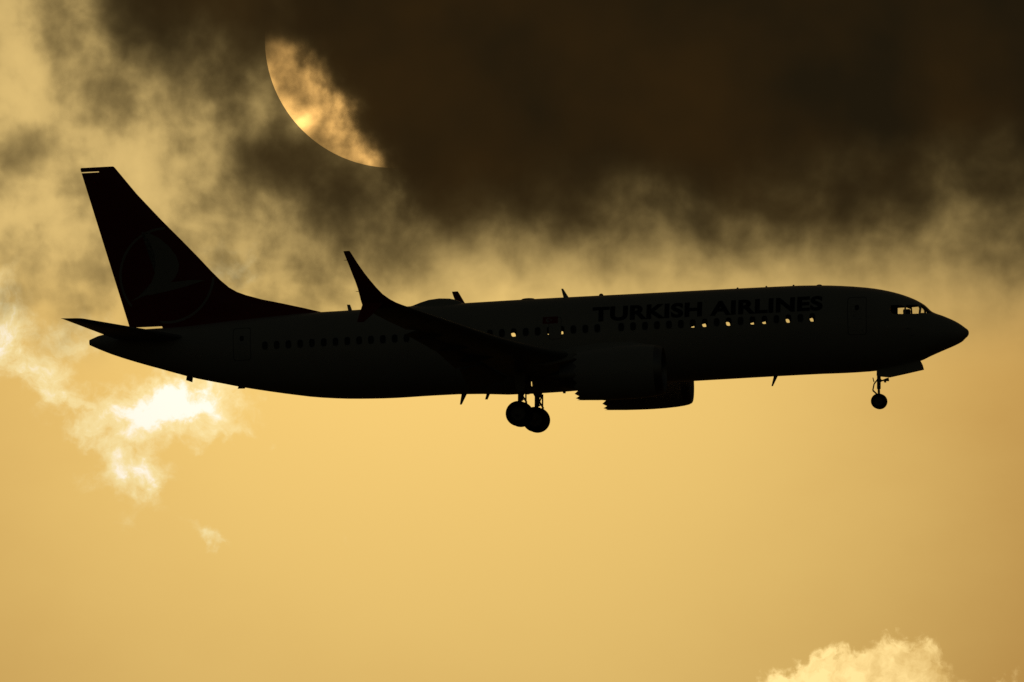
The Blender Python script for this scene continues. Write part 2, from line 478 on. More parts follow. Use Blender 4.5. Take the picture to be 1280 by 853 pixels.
# ---- where the openings are
PITCH_W, X0, ZW = 0.531, -fix(6.69, 1.86, 0.93)[0], fix(6.69, 1.86, 0.93)[1]
N_WIN = 47
OPEN = {0: 0.82, 2: 1.0, 4: 0.5, 5: 0.42, 7: 1.0, 9: 0.75, 10: 0.25, 21: 0.6, 22: 0.3, 25: 0.9}      # through these one sees the sky beyond; the rest have the shade drawn
SKIP = {17, 33}
COCK = [[(1118.0, 383.5), (1129, 383.0), (1134.5, 385), (1134.5, 394.6), (1120, 394.6), (1117.5, 390)],
        [(1136.5, 383.0), (1149, 382.2), (1152.0, 387.0), (1152.0, 393.8), (1136.5, 394.6)],
        [(1152.5, 381.5), (1158.5, 381.5), (1172.0, 392.0), (1154.5, 392.8), (1154.5, 387.0)]]
COCK = [[at(u, v) for u, v in poly] for poly in COCK]

bm = bmesh.new()
loft(bm, [hull_ring(s) for s in stations(0, 40)])
inner = [1.25, 1.5, 1.7, 1.9, 2.1, 2.4, 2.8, 3.2, 3.8, 4.5, 5.5, 6.5] + [7.5 + 1.5 * i for i in range(12)] + [25, 26, 27, 28, 29, 30, 31, 32, 33]
bmesh.ops.recalc_face_normals(bm, faces=bm.faces)
nf = len(bm.faces); bm.faces.ensure_lookup_table()
loft(bm, [hull_ring(s, 0.03 if s < 3 else 0.10, 64) for s in inner])
bm.faces.ensure_lookup_table()
infaces = bm.faces[nf:]
bmesh.ops.recalc_face_normals(bm, faces=infaces); bmesh.ops.reverse_faces(bm, faces=infaces)
for f in infaces: f.material_index = 1
fuselage = mesh_obj('fuselage', bm, [WHITE, CABIN, DARK], plane, smooth=False)
cut = bmesh.new()
for k in OPEN:
    prism_y(cut, oval(X0 - k * PITCH_W, ZW, 0.13, 0.185), -2.3, -1.2)
    prism_y(cut, oval(X0 - (k + 1) * PITCH_W + 0.03, ZW, 0.13, 0.185), 1.2, 2.3)
for poly in COCK:
    prism_y(cut, poly, -2.2, -0.07); prism_y(cut, poly, 0.07, 2.2)
boolean(fuselage, cut, 'DIFFERENCE')
# the open wheel bay in the belly shows a sliver of sky beyond
cut = bmesh.new()
zx, zz = at(665.3, 479.4)
prism_y(cut, oval(zx, zz, 0.05, 0.135, 12, 3.5), -2.6, 2.6)
for v in cut.verts:                # the two bay mouths lie along the low line of sight
    v.co.z += v.co.y * (LAT_V + 1.4249 * LAT_U / 28.06) / 28.3; v.co.x -= v.co.y * LAT_U / 28.06
boolean(fuselage, cut, 'DIFFERENCE')
for f in fuselage.data.polygons:
    f.use_smooth = True
    if f.center.x < -LEN + 0.02: f.material_index = 2
fuselage.data.set_sharp_from_angle(angle=R(30))


def hull_piece(name, poly, y0, y1, mat, parent, out_=0.0, thick=0.02, x0=1.0, x1=8.0):
    """The part of a thin hull skin that lies within an outline: a pane that fits its opening."""
    bm = bmesh.new()
    st = [s for s in stations(0.2, 40) if x0 <= s <= x1]
    loft(bm, [hull_ring(s, -out_) for s in st]); nf = len(bm.faces)
    bmesh.ops.recalc_face_normals(bm, faces=bm.faces)
    bm.faces.ensure_lookup_table()
    loft(bm, [hull_ring(s, thick - out_) for s in [st[0] + 0.03] + st[1:-1] + [st[-1] - 0.03]]); bm.faces.ensure_lookup_table()
    ins = bm.faces[nf:]; bmesh.ops.recalc_face_normals(bm, faces=ins); bmesh.ops.reverse_faces(bm, faces=ins)
    o = mesh_obj(name, bm, mat, parent, smooth=False)
    c = bmesh.new(); prism_y(c, poly, y0, y1); boolean(o, c, 'INTERSECT')
    for f in o.data.polygons: f.use_smooth = True
    o.data.set_sharp_from_angle(angle=R(35))
    return o


def conform(bm, off, side=-1, step=0.07):
    """Wrap flat (X, Z) artwork onto the hull side."""
    zs = [v.co.z for v in bm.verts]; q = math.floor(min(zs) / step) * step + step
    while q < max(zs):
        g = bm.verts[:] + bm.edges[:] + bm.faces[:]
        bmesh.ops.bisect_plane(bm, geom=g, plane_co=(0, 0, q), plane_no=(0, 0, 1)); q += step
    for v in bm.verts: v.co.y = side * hull_y(v.co.x, v.co.z, off)
    for f in bm.faces:
        f.normal_update()
        if f.normal.y * side < 0: f.normal_flip()


def patch(name, poly, off, mat, parent, hole=None, side=-1):
    bm = bmesh.new()
    a = [bm.verts.new((p[0], 0, p[1])) for p in poly]
    if hole:
        b = [bm.verts.new((p[0], 0, p[1])) for p in hole]
        for i in range(len(a)): bm.faces.new([a[i], a[(i + 1) % len(a)], b[(i + 1) % len(a)], b[i]])
    else: bm.faces.new(a)
    conform(bm, off, side)
    return mesh_obj(name, bm, mat, parent)


for side in (-1, 1):
    for poly in COCK:
        q = hull_piece('cockpit_window', poly, *((-2.2, -0.07) if side < 0 else (0.07, 2.2)), GLASS, plane, out_=-0.012, thick=0.012, x0=1.0, x1=4.5)
# crew seats behind the windscreen
for s in (-1, 1):
    X, Z = at(1134.0, 397, s * 0.55)
    bm = bmesh.new()
    loft(bm, [[(X + dx_ * c, s * 0.55 + dy_ * c, Z + z_) for dx_, dy_ in ((-0.15, -0.2), (0.15, -0.17), (0.15, 0.17), (-0.15, 0.2))]
              for z_, c in ((-0.75, 1.1), (-0.05, 1.05), (0.0, 0.75), (0.06, 0.75), (0.10, 1.0), (0.30, 1.0), (0.36, 0.85))])
    mesh_obj('crew_seat', bm, CABIN, plane)

for k in range(N_WIN):
    if k in SKIP: continue
    X = X0 - k * PITCH_W
    fr_ = patch('window', oval(X, ZW, 0.150, 0.205), 0.006, METAL, plane, hole=oval(X, ZW, 0.128, 0.183))
    if k in OPEN:
        patch('pane', oval(X, ZW, 0.127, 0.182), -0.02, GLASS, fr_)
        if OPEN[k] < 1.0:      # half-drawn shade: covers the lower or the fore side of the light
            g = 1 - OPEN[k]
            top_, bot_ = ZW + 0.18, ZW - 0.18 + 0.20 * (1 - g)
            patch('shade', [(X - 0.125, bot_ - 0.03), (X + 0.125, bot_ + 0.03), (X + 0.125, top_), (X - 0.125, top_)], -0.05, CABIN, fr_)
    else:
        patch('pane', oval(X, ZW, 0.127, 0.182), 0.002, BLACKPANE, fr_)

# ---- cabin doors on this side
def rrect(x0, x1, z0, z1, r=0.12, n=5):
    pts = []
    for cx, cz, a0 in ((x1 - r, z1 - r, 0), (x0 + r, z1 - r, 90), (x0 + r, z0 + r, 180), (x1 - r, z0 + r, 270)):
        for i in range(n): a = R(a0 + 90 * i / (n - 1)); pts.append((cx + r * math.cos(a), cz + r * math.sin(a)))
    return pts
for x0, x1, z0, z1 in ((-5.12, -4.34, 0.08, 1.72), (-32.55, -31.8, 0.35, 1.75)):
    dr = patch('cabin_door', rrect(x0, x1, z0, z1), 0.003, WHITE, plane)
    patch('seal', rrect(x0 - 0.03, x1 + 0.03, z0 - 0.03, z1 + 0.03), 0.006, SEAL, dr, hole=rrect(x0, x1, z0, z1))
    cx = (x0 + x1) / 2
    patch('door_window', oval(cx, z1 - 0.45, 0.09, 0.12), 0.007, BLACKPANE, dr)
    patch('handle', rrect(cx - 0.22, cx + 0.22, z0 + 0.68, z0 + 0.76, 0.03), 0.008, METAL, dr)
for X in (X0 - 20.5 * PITCH_W - 0.27, ):
    ex = patch('escape_hatch', rrect(X - 0.55, X - 0.02, 0.55, 1.5, 0.1), 0.0035, WHITE, plane)
    patch('seal', rrect(X - 0.57, X, 0.53, 1.52, 0.1), 0.0045, SEAL, ex, hole=rrect(X - 0.55, X - 0.02, 0.55, 1.5, 0.1))

# ---- lettering along the cabin roof line
cu = bpy.data.curves.new('lettering', 'FONT'); cu.body = 'TURKISH AIRLINES'; cu.size = 1.0; cu.offset = 0.042; cu.fill_mode = 'FRONT'; cu.resolution_u = 6
cu.space_character = 1.06
tmp = bpy.data.objects.new('lettering', cu); COL.objects.link(tmp)
me = bpy.data.meshes.new_from_object(tmp.evaluated_get(bpy.context.evaluated_depsgraph_get()))
bpy.data.objects.remove(tmp); bpy.data.curves.remove(cu)
bm = bmesh.new(); bm.from_mesh(me); bpy.data.meshes.remove(me)
xs_ = [v.co.x for v in bm.verts]; ys_ = [v.co.y for v in bm.verts]
xa, xb_, ya, yb = min(xs_), max(xs_), min(ys_), max(ys_)
X_L, X_R = at(740, 390, -1.7)[0], at(1028.5, 390, -1.7)[0]
Z_B, Z_T = at(745, 402.5, -1.75)[1], at(745, 384.0, -1.4)[1]
for v in bm.verts:
    v.co = Vector((X_L + (v.co.x - xa) / (xb_ - xa) * (X_R - X_L), 0, Z_B + (v.co.y - ya) / (yb - ya) * (Z_T - Z_B)))
bmesh.ops.remove_doubles(bm, verts=bm.verts, dist=1e-4)
conform(bm, 0.008, step=0.05)
mesh_obj('lettering', bm, INK, plane)
# small flag ahead of the wing
fx0, fx1, fz0, fz1 = at(678, 400, -1.8)[0], at(697, 400, -1.8)[0], at(688, 404.5, -1.8)[1], at(688, 396, -1.75)[1]
flag = patch('flag', [(fx0, fz0), (fx1, fz0), (fx1, fz1), (fx0, fz1)], 0.006, RED, plane)
bm = bmesh.new()
cx, cz, r_ = fx0 + 0.36 * (fx1 - fx0), (fz0 + fz1) / 2, 0.095
arc = [(cx + r_ * math.cos(R(a)), cz + r_ * math.sin(R(a))) for a in range(40, 321, 20)]
arc += [(cx + 0.025 + 0.8 * r_ * math.cos(R(a)), cz + 0.8 * r_ * math.sin(R(a))) for a in range(310, 49, -20)]
bm.faces.new([bm.verts.new((a, 0, b)) for a, b in arc])
st = [(cx + 0.13 + (0.05 if i % 2 == 0 else 0.02) * math.cos(R(180 + 36 * i)), cz + (0.05 if i % 2 == 0 else 0.02) * math.sin(R(180 + 36 * i))) for i in range(10)]
bm.faces.new([bm.verts.new((a, 0, b)) for a, b in st])
bmesh.ops.triangulate(bm, faces=bm.faces)
conform(bm, 0.009)
mesh_obj('crescent_and_star', bm, WHITE, flag)


# ---- foils (wings, tail surfaces)
def naca(f_, tc=1.0):
    f_ = min(max(f_, 0), 1)
    return 5 * tc * (0.2969 * math.sqrt(f_) - 0.126 * f_ - 0.3516 * f_ ** 2 + 0.2843 * f_ ** 3 - 0.1026 * f_ ** 4)


def foil(le, te, thick, nrm, a=0.0, b=1.0, n=14):
    """Closed airfoil loop between chord fractions a and b; le/te are points, nrm the thickness direction."""
    le, te, nrm = Vector(le), Vector(te), Vector(nrm)
    fr_ = [a + (b - a) * (1 - math.cos(math.pi * i / n)) / 2 for i in range(n + 1)]
    up = [le.lerp(te, q) + nrm * (naca(q) * thick + 0.004) for q in fr_]
    dn = [le.lerp(te, q) - nrm * (naca(q) * thick + 0.004) for q in reversed(fr_)]
    return up + dn


def foil_obj(name, secs, mat, parent, a=0.0, b=1.0):
    """secs: (le, te, thickness, normal[, a, b])"""
    bm = bmesh.new()
    loft(bm, [foil(s[0], s[1], s[2], s[3], *(s[4:6] if len(s) > 4 else (a, b))) for s in secs])
    bmesh.ops.recalc_face_normals(bm, faces=bm.faces)
    return mesh_obj(name, bm, mat, parent, angle=40)


# fin and rudder
le_px = [(142.8, 209), (169, 240.6), (205.3, 279), (241.7, 315.3), (263.5, 338.5), (275, 350), (286, 359.3), (296, 365), (307, 369.0), (328, 374.6), (350.6, 379), (380, 385.2), (403, 390.6)]
lez = sorted((z_, x_) for x_, z_ in (at(u, v) for u, v in le_px))
f_le = pchip([a for a, b in lez], [b for a, b in lez])
(tx1, tz1), (tx0, tz0) = at(100, 210.7), at(161.5, 408)
f_te = lambda z_: tx0 + (tx1 - tx0) * (z_ - tz0) / (tz1 - tz0)
(hx1, hz1), (hx0, hz0) = at(124.3, 216), at(203, 409)
f_hg = lambda z_: hx0 + (hx1 - hx0) * (z_ - hz0) / (hz1 - hz0)
Z_FT = at(120, 209.3)[1]
Z_RT, Z_RB = Z_FT - 0.235, 2.09
YN = (0, 1, 0)
fth = lambda z_: 0.42 - 0.20 * (z_ - 2) / 7.3
zz_ = [1.55, 2.0, 2.3, lez[0][0] + 0.02, lez[1][0], lez[2][0], lez[3][0], lez[4][0], lez[5][0], lez[6][0], lez[7][0], lez[8][0], 5.0, 5.8, 6.8, 8.0, Z_RT + 0.05]
secs = []
for z_ in sorted(zz_):
    le, te, hg = f_le(max(z_, lez[0][0])), f_te(z_), f_hg(z_)
    secs.append(((le, 0, z_), (te, 0, z_), fth(z_), YN, 0.0, (le - hg) / (le - te)))
fin = foil_obj('tail_fin', secs, RED, plane)
cap = [((f_le(z_) - e, 0, z_), (f_te(z_) + e, 0, z_), th_, YN) for z_, e, th_ in ((Z_RT + 0.05, 0, 0.21), (Z_FT - 0.08, 0, 0.20), (Z_FT - 0.02, 0.02, 0.15), (Z_FT, 0.06, 0.06))]
foil_obj('fin_cap', cap, RED, fin)
secs = []
for z_ in (Z_RB, 3.0, 4.5, 6.0, 7.5, Z_RT):
    le, te, hg = f_le(max(z_, 3.6)), f_te(z_), f_hg(z_)
    secs.append(((le, 0, z_), (te, 0, z_), fth(z_), YN, (le - hg) / (le - te), 1.0))
foil_obj('rudder', secs, RED, plane)

# round emblem on the fin: ring and bird, both faces of the fin
def fin_y(x_, z_):
    le, te = f_le(max(z_, lez[0][0])), f_te(z_)
    return naca((le - x_) / (le - te)) * fth(z_) + 0.012
ecx, ecz = at(209, 344.5)
er = 2.14
def fin_art(name, polys, mat):
    for side in (-1, 1):
        bm = bmesh.new()
        for poly in polys: bm.faces.new([bm.verts.new((a, 0, b)) for a, b in poly])
        bmesh.ops.triangulate(bm, faces=bm.faces)
        for ax_, lo, hi in (((1, 0, 0), ecx - 2.2, ecx + 2.2), ((0, 0, 1), ecz - 2.2, ecz + 2.2)):
            q = lo
            while q < hi:
                bmesh.ops.bisect_plane(bm, geom=bm.verts[:] + bm.edges[:] + bm.faces[:], plane_co=tuple(a * q for a in ax_), plane_no=ax_); q += 0.14
        for v in bm.verts: v.co.y = side * fin_y(v.co.x, v.co.z)
        for f in bm.faces:
            f.normal_update()
            if f.normal.y * side < 0: f.normal_flip()
        mesh_obj(name, bm, mat, fin)
ring = []
for i in range(72):
    a0, a1 = R(5 * i), R(5 * i + 5)
    q = [(ecx + r_ * math.cos(a), ecz + r_ * math.sin(a)) for r_, a in ((er, a0), (er, a1), (er - 0.11, a1), (er - 0.11, a0))]
    if all(f_te(b) + 0.02 < a < f_le(b) - 0.03 for a, b in q): ring.append(q)
fin_art('emblem_ring', ring, EMBLEM)
S1 = 2.7525
bird_px = [(322, 276), (352, 281), (385, 298), (418, 326), (443, 358), (453, 388), (450, 412), (438, 436), (425, 449), (458, 446), (498, 441), (541, 443), (500, 456),
           (455, 470), (410, 481), (360, 492), (318, 503), (283, 516), (312, 498), (338, 476), (358, 449), (369, 418), (372, 384), (367, 346), (352, 308)]
bird = [at(60 + a / S1, 190 + b / S1) for a, b in bird_px]
fin_art('emblem_bird', [bird], EMBLEM)

# horizontal stabilisers with elevators
for s in (-1, 1):
    V_ = lambda xb, Y, Z: (lambda q: Vector((-q[0], s * Y, q[1])))(fix(xb, Y, Z))
    rt_le, rt_te, tp_le, tp_te = V_(34.75, 0.45, 1.50), V_(37.95, 0.45, 1.62), V_(38.35, 7.05, 2.20), V_(39.40, 7.05, 2.29)
    nrm = Vector((0, -s * 0.12, 1)).normalized()
    tip = (V_(38.75, 7.18, 2.25), V_(39.47, 7.18, 2.31), 0.03, nrm)
    st_ = foil_obj('horizontal_stabiliser', [(rt_le, rt_te, 0.34, nrm, 0, 0.68), (rt_le.lerp(tp_le, 0.5), rt_te.lerp(tp_te, 0.5), 0.22, nrm, 0, 0.68), (tp_le, tp_te, 0.11, nrm, 0, 0.68), (*tip, 0, 0.68)], GREY, plane)
    foil_obj('elevator', [(rt_le, rt_te, 0.34, nrm, 0.685, 1), (rt_le.lerp(tp_le, 0.5), rt_te.lerp(tp_te, 0.5), 0.22, nrm, 0.685, 1), (tp_le, tp_te, 0.11, nrm, 0.685, 1), (*tip, 0.685, 1)], GREY, st_)

# ---- wings
f_wle = pchip([1.0, 1.88, 3.3, 4.8, 16.8], [13.7, 14.4, 15.7, 17.0, 22.97])
f_wte = pchip([1.0, 5.6, 16.8], [22.0, 21.95, 24.62])
f_wz = pchip([1.0, 1.88, 4.8, 8.3, 11.86, 16.3, 16.8], [-0.78, -0.66, -0.33, 0.13, 0.75, 1.55, 1.65])
f_wt = pchip([1.0, 5.6, 16.8], [0.62, 0.55, 0.17])
def wing_sec(Y, s, off=0.0):
    c = f_wte(Y) - f_wle(Y)
    (xl, zl), (xt, zt) = fix(f_wle(Y), Y, f_wz(Y)), fix(f_wte(Y), Y, f_wz(Y) - 0.035 * c)
    return Vector((-xl, s * Y, zl)), Vector((-xt, s * Y, zt))
for s in (-1, 1):
    secs = []
    for Y in (1.4, 1.88, 3.0, 4.2, 4.8, 5.6, 6.5, 8, 9.5, 11, 12.5, 12.55, 14, 15.5, 16.3, 16.8):
        le, te = wing_sec(Y, s); dz_ = (f_wz(Y + 0.1) - f_wz(Y - 0.1)) / 0.2 if Y < 16.6 else 0.2
        secs.append((le, te, f_wt(Y), Vector((0, -s * dz_, 1)).normalized(), 0, 0.76 if Y < 12.52 else 1.0))
    wg = foil_obj('wing', secs, GREY, plane)
    for y0, y1 in ((2.0, 5.45), (5.75, 12.45)):                       # flaps lowered for landing
        fs = []
        for Y in (y0, (y0 + y1) / 2, y1):
            le, te = wing_sec(Y, s); c = (te - le).length
            h0 = le.lerp(te, 0.77) + Vector((0, 0, -0.02 * c - 0.03)); fc = 0.24 * c if y0 < 3 else 0.27 * c
            fs.append((h0, h0 + Vector((-fc * math.cos(R(13)), 0, -fc * math.sin(R(13)))), 0.11 * fc + 0.02, (0, 0, 1)))
        foil_obj('flap', fs, GREY, wg)
    le, te = wing_sec(14.5, s)
    for Y in (6.9, 9.2, 11.6):                                       # flap track fairings
        le, te = wing_sec(Y, s); c = (te - le).length
        bm = bmesh.new(); rings = []
        for q, r_ in ((0.45, 0.01), (0.5, 0.06), (0.6, 0.12), (0.75, 0.16), (0.9, 0.15), (1.02, 0.10), (1.12, 0.02)):
            ctr = le.lerp(te, q) + Vector((0, 0, -0.10 * c * (1 - abs(q - 0.7)) * 0.55 - (0.05 * max(0, q - 0.8))))
            rings.append([ctr + Vector((0, 0.6 * r_ * math.cos(2 * math.pi * i / 12), r_ * math.sin(2 * math.pi * i / 12))) for i in range(12)])
        loft(bm, rings); bmesh.ops.recalc_face_normals(bm, faces=bm.faces)
        mesh_obj('flap_fairing', bm, GREY, wg)
    path = [(16.8, 1.65, 22.97, 24.62, 0.17), (17.05, 1.76, 23.2, 24.72, 0.14), (17.25, 1.92, 23.46, 24.75, 0.125), (17.42, 2.16, 23.76, 24.79, 0.11), (17.55, 2.45, 24.02, 24.85, 0.10), (17.66, 2.78, 24.28, 24.95, 0.085),
            (17.74, 3.1, 24.52, 25.07, 0.075), (17.83, 3.55, 24.82, 25.23, 0.06), (17.93, 4.02, 25.10, 25.41, 0.045), (17.95, 4.12, 25.17, 25.44, 0.025)]
    ws = []
    for i, (Y, z_, a, b, th_) in enumerate(path):
        p0, p1 = path[max(i - 1, 0)], path[min(i + 1, len(path) - 1)]
        tv = Vector((0, s * (p1[0] - p0[0]), p1[1] - p0[1])).normalized()
        (xl, zl), (xt, zt) = fix(a, Y, z_), fix(b, Y, z_ - (0.05 if i == 0 else 0))
        ws.append(((-xl, s * Y, zl), (-xt, s * Y, zt), th_, Vector((0, -s * tv.z, abs(tv.y))).normalized()))
    wl = foil_obj('winglet', ws, RED, plane)
    nr = Vector((0, s * 0.85, 0.5)).normalized()
    foil_obj('lower_winglet', [((-23.55, s * 17.1, 1.80), (-24.55, s * 17.1, 1.80), 0.08, nr), ((-24.05, s * 17.42, 1.25), (-24.7, s * 17.42, 1.25), 0.06, nr), ((-24.5, s * 17.65, 0.86), (-24.8, s * 17.65, 0.86), 0.03, nr)], RED, wl)
    for (Y, z_, x_) in ((17.87, 3.72, 25.27), (17.5, 2.33, 24.80)):
        x_, z_ = fix(x_, Y, z_)
        bm = bmesh.new()
        bmesh.ops.create_cone(bm, cap_ends=True, segments=8, radius1=0.018, radius2=0.006, depth=0.17, matrix=Matrix.Translation((-x_ - 0.07, s * Y, z_)) @ Matrix.Rotation(R(-90), 4, 'Y'))
        mesh_obj('static_wick', bm, DARK, wl)


# ---- engines
EDX, EDZ = (lambda q: (q[0] - 14.8, q[1] + 1.2))(fix(14.8, 4.83, -1.2))
def lathe(bm, prof, cy_, cz, n=48, cap0=False, cap1=False, flat=0.0):
    """prof: (distance aft, radius, centre drop)"""
    rings = []
    for xb, r_, dz_ in prof:
        rings.append([(-xb - EDX, cy_ + r_ * math.cos(2 * math.pi * i / n), cz + dz_ + r_ * math.sin(2 * math.pi * i / n)) for i in range(n)])
    return loft(bm, rings, cap0, cap1)

for s in (-1, 1):
    cy_, cz = s * 4.83, -1.20 + EDZ
    bm = bmesh.new()
    v_ = lathe(bm, [(13.85, 0.88, 0), (13.5, 0.90, 0), (13.2, 0.89, 0), (13.03, 0.90, 0), (12.93, 0.94, 0), (12.90, 0.985, 0), (12.93, 1.03, 0), (13.05, 1.085, 0), (13.25, 1.125, 0), (13.6, 1.165, 0), (14.1, 1.19, -0.005),
                    (14.7, 1.195, -0.015), (15.3, 1.175, -0.03), (15.9, 1.14, -0.05), (16.4, 1.10, -0.065), (16.55, 1.09, -0.07), (16.83, 1.065, -0.075), (16.55, 1.05, -0.07), (16.2, 1.06, -0.06), (15.2, 1.0, -0.02)], cy_, cz, 72)
    for i, vv in enumerate(v_[16]):
        k = i % 4                                                     # chevrons along the fan nozzle
        vv.co.x += (0.18, 0.09, 0.0, 0.09)[k]
    bmesh.ops.recalc_face_normals(bm, faces=bm.faces)
    for f in bm.faces:
        if f.calc_center_median().x > -13.2 - EDX: f.material_index = 1
    eng = mesh_obj('engine', bm, [NACELLE, METAL], plane, angle=50)
    bm = bmesh.new()
    lathe(bm, [(15.3, 0.70, 0), (16.2, 0.74, -0.05), (16.9, 0.64, -0.06), (17.5, 0.52, -0.06), (17.5, 0.48, -0.06), (16.6, 0.45, -0.05)], cy_, cz, 40)
    lathe(bm, [(16.6, 0.42, -0.05), (17.3, 0.34, -0.06), (17.8, 0.2, -0.06), (18.15, 0.03, -0.06)], cy_, cz, 40, cap1=True)
    bmesh.ops.recalc_face_normals(bm, faces=bm.faces)
    mesh_obj('exhaust_core', bm, METAL, eng)
    bm = bmesh.new()                                                  # fan: disc of swept blades
    for i in range(18):
        a = 2 * math.pi * i / 18; rows = []
        for j in range(6):
            r_ = 0.26 + 0.61 * j / 5; sw = 0.10 * j / 5; tw = R(25 + 30 * j / 5)
            for e in (-1, 1):
                an = a + sw + e * 0.13 * math.sin(tw) * 0.9; xx = -13.75 - EDX + e * -0.09 * math.cos(tw)
                rows.append(bm.verts.new((xx, cy_ + r_ * math.cos(an), cz + r_ * math.sin(an))))
        for j in range(5): bm.faces.new([rows[2 * j], rows[2 * j + 1], rows[2 * j + 3], rows[2 * j + 2]])
    lathe(bm, [(13.95, 0.875, 0), (13.96, 0.10, 0)], cy_, cz, 40, cap1=True)
    mesh_obj('fan', bm, STEEL, eng)
    bm = bmesh.new(); lathe(bm, [(13.25, 0.01, 0), (13.32, 0.08, 0), (13.5, 0.19, 0), (13.68, 0.26, 0), (13.9, 0.29, 0)], cy_, cz, 32, True, True)
    mesh_obj('spinner', bm, DARK, eng)
    bm = bmesh.new()                                                  # pylon to the wing
    rings = []
    for xb, z0, z1, w_ in ((13.7, -0.10, -0.03, 0.02), (14.3, -0.3, 0.10, 0.13), (15.5, -0.35, 0.12, 0.19), (16.8, -0.55, 0.0, 0.2), (18.0, -0.75, -0.3, 0.17), (19.6, -0.7, -0.42, 0.02)):
        rings.append([(-xb - EDX, cy_ + a * w_, z_) for a, z_ in ((-1, z0), (1, z0), (1, (z0 + z1) / 2), (0.6, z1), (-0.6, z1), (-1, (z0 + z1) / 2))])
    loft(bm, rings); bmesh.ops.recalc_face_normals(bm, faces=bm.faces)
    mesh_obj('pylon', bm, NACELLE, plane)


# ---- landing gear
def tube(bm, a, b, r0, r1=None, n=14):
    a, b = Vector(a), Vector(b); d_ = b - a
    bmesh.ops.create_cone(bm, cap_ends=True, segments=n, radius1=r0, radius2=r0 if r1 is None else r1, depth=d_.length,
                          matrix=Matrix.Translation((a + b) / 2) @ d_.to_track_quat('Z', 'Y').to_matrix().to_4x4())
def wheel(xb, Y, z_, r_, w_, parent):
    bm = bmesh.new(); n = 48; rings = []
    for o_, q in ((-0.5, 0.60), (-0.52, 0.72), (-0.5, 0.86), (-0.40, 0.955), (-0.22, 0.993), (0, 1.0), (0.22, 0.993), (0.40, 0.955), (0.5, 0.86), (0.52, 0.72), (0.5, 0.60), (0.36, 0.52), (0.30, 0.2), (0.36, 0.12)):
        rings.append([(-xb + r_ * q * math.cos(2 * math.pi * i / n), Y + o_ * w_, z_ + r_ * q * math.sin(2 * math.pi * i / n)) for i in range(n)])
    rings = [[(-xb + r_ * q * math.cos(2 * math.pi * i / n), Y - o_ * w_, z_ + r_ * q * math.sin(2 * math.pi * i / n)) for i in range(n)] for o_, q in ((0.36, 0.12), (0.30, 0.2), (0.36, 0.52))] + rings
    loft(bm, rings, True, True); bmesh.ops.recalc_face_normals(bm, faces=bm.faces)
    for f in bm.faces:
        c = f.calc_center_median()
        if math.hypot(c.x + xb, c.z - z_) < 0.58 * r_: f.material_index = 1
    return mesh_obj('wheel', bm, [TYRE, STEEL], parent)

for s in (-1, 1):
    gear = bpy.data.objects.new('main_landing_gear', None); COL.objects.link(gear); gear.parent = plane
    gx, gz = fix(19.6, 2.86, -2.73); gear.location = (19.6 - gx, 0, gz + 2.73)
    Yc = s * 2.86; ax = (-19.60, Yc, -2.73)
    bm = bmesh.new()
    tube(bm, ax, (-19.54, Yc, -1.9), 0.085); tube(bm, (-19.54, Yc, -2.15), (-19.46, Yc - s * 0.05, -0.75), 0.115)
    tube(bm, (-19.6, Yc - 0.5, -2.73), (-19.6, Yc + 0.5, -2.73), 0.07)
    mesh_obj('strut', bm, STEEL, gear)
    bm = bmesh.new()                                                  # torque links ahead of the leg
    tube(bm, (-19.5, Yc, -2.60), (-19.26, Yc, -2.24), 0.04); tube(bm, (-19.26, Yc, -2.24), (-19.44, Yc, -1.92), 0.04)
    tube(bm, (-19.44, Yc, -1.97), (-19.26, Yc, -1.62), 0.035); tube(bm, (-19.30, Yc, -2.24), (-19.27, Yc, -1.62), 0.035)
    tube(bm, (-19.5, Yc, -2.12), (-19.30, Yc, -2.06), 0.03)
    mesh_obj('torque_link', bm, STEEL, gear)
    bm = bmesh.new(); tube(bm, (-19.5, Yc, -1.75), (-19.45, s * 1.25, -0.95), 0.05); tube(bm, (-19.5, Yc - s * 0.1, -1.62), (-19.2, s * 1.7, -1.05), 0.03)
    mesh_obj('side_brace', bm, STEEL, gear)
    bm = bmesh.new()
    prism_y(bm, [(-19.25, -0.9), (-19.75, -0.9), (-19.72, -1.55), (-19.62, -1.75), (-19.38, -1.75), (-19.28, -1.5)], Yc + s * 0.17 - 0.02, Yc + s * 0.17 + 0.02)
    mesh_obj('gear_door', bm, WHITE, gear, smooth=False)
    for e in (-0.43, 0.43): wheel(19.60, Yc + e, -2.73, 0.56, 0.36, gear)

gear = bpy.data.objects.new('nose_landing_gear', None); COL.objects.link(gear); gear.parent = plane
nx, nz = at(1099, 502); NX = -nx
bm = bmesh.new()
tube(bm, (nx, 0, nz), (nx + 0.01, 0, nz + 0.75), 0.055); tube(bm, (nx + 0.01, 0, nz + 0.55), (nx + 0.06, 0, nz + 1.6), 0.085); tube(bm, (nx, -0.25, nz), (nx, 0.25, nz), 0.045)
tube(bm, (nx + 0.04, -0.16, nz + 0.93), (nx + 0.04, 0.16, nz + 0.93), 0.10)
mesh_obj('strut', bm, STEEL, gear)
bm = bmesh.new()
tube(bm, (nx - 0.04, 0, nz + 0.28), (nx - 0.26, 0, nz + 0.50), 0.035); tube(bm, (nx - 0.26, 0, nz + 0.50), (nx - 0.19, 0, nz + 0.78), 0.03); tube(bm, (nx - 0.19, 0, nz + 0.78), (nx - 0.02, 0, nz + 0.98), 0.03)
tube(bm, (nx - 0.19, 0, nz + 0.86), (nx - 0.23, 0, nz + 1.06), 0.022)
mesh_obj('torque_link', bm, STEEL, gear)
bm = bmesh.new()
tube(bm, (nx + 0.06, 0, nz + 0.88), (nx + 0.45, 0, nz + 0.98), 0.035); tube(bm, (nx + 0.08, 0, nz + 1.15), (nx + 0.75, 0, nz + 1.30), 0.05)
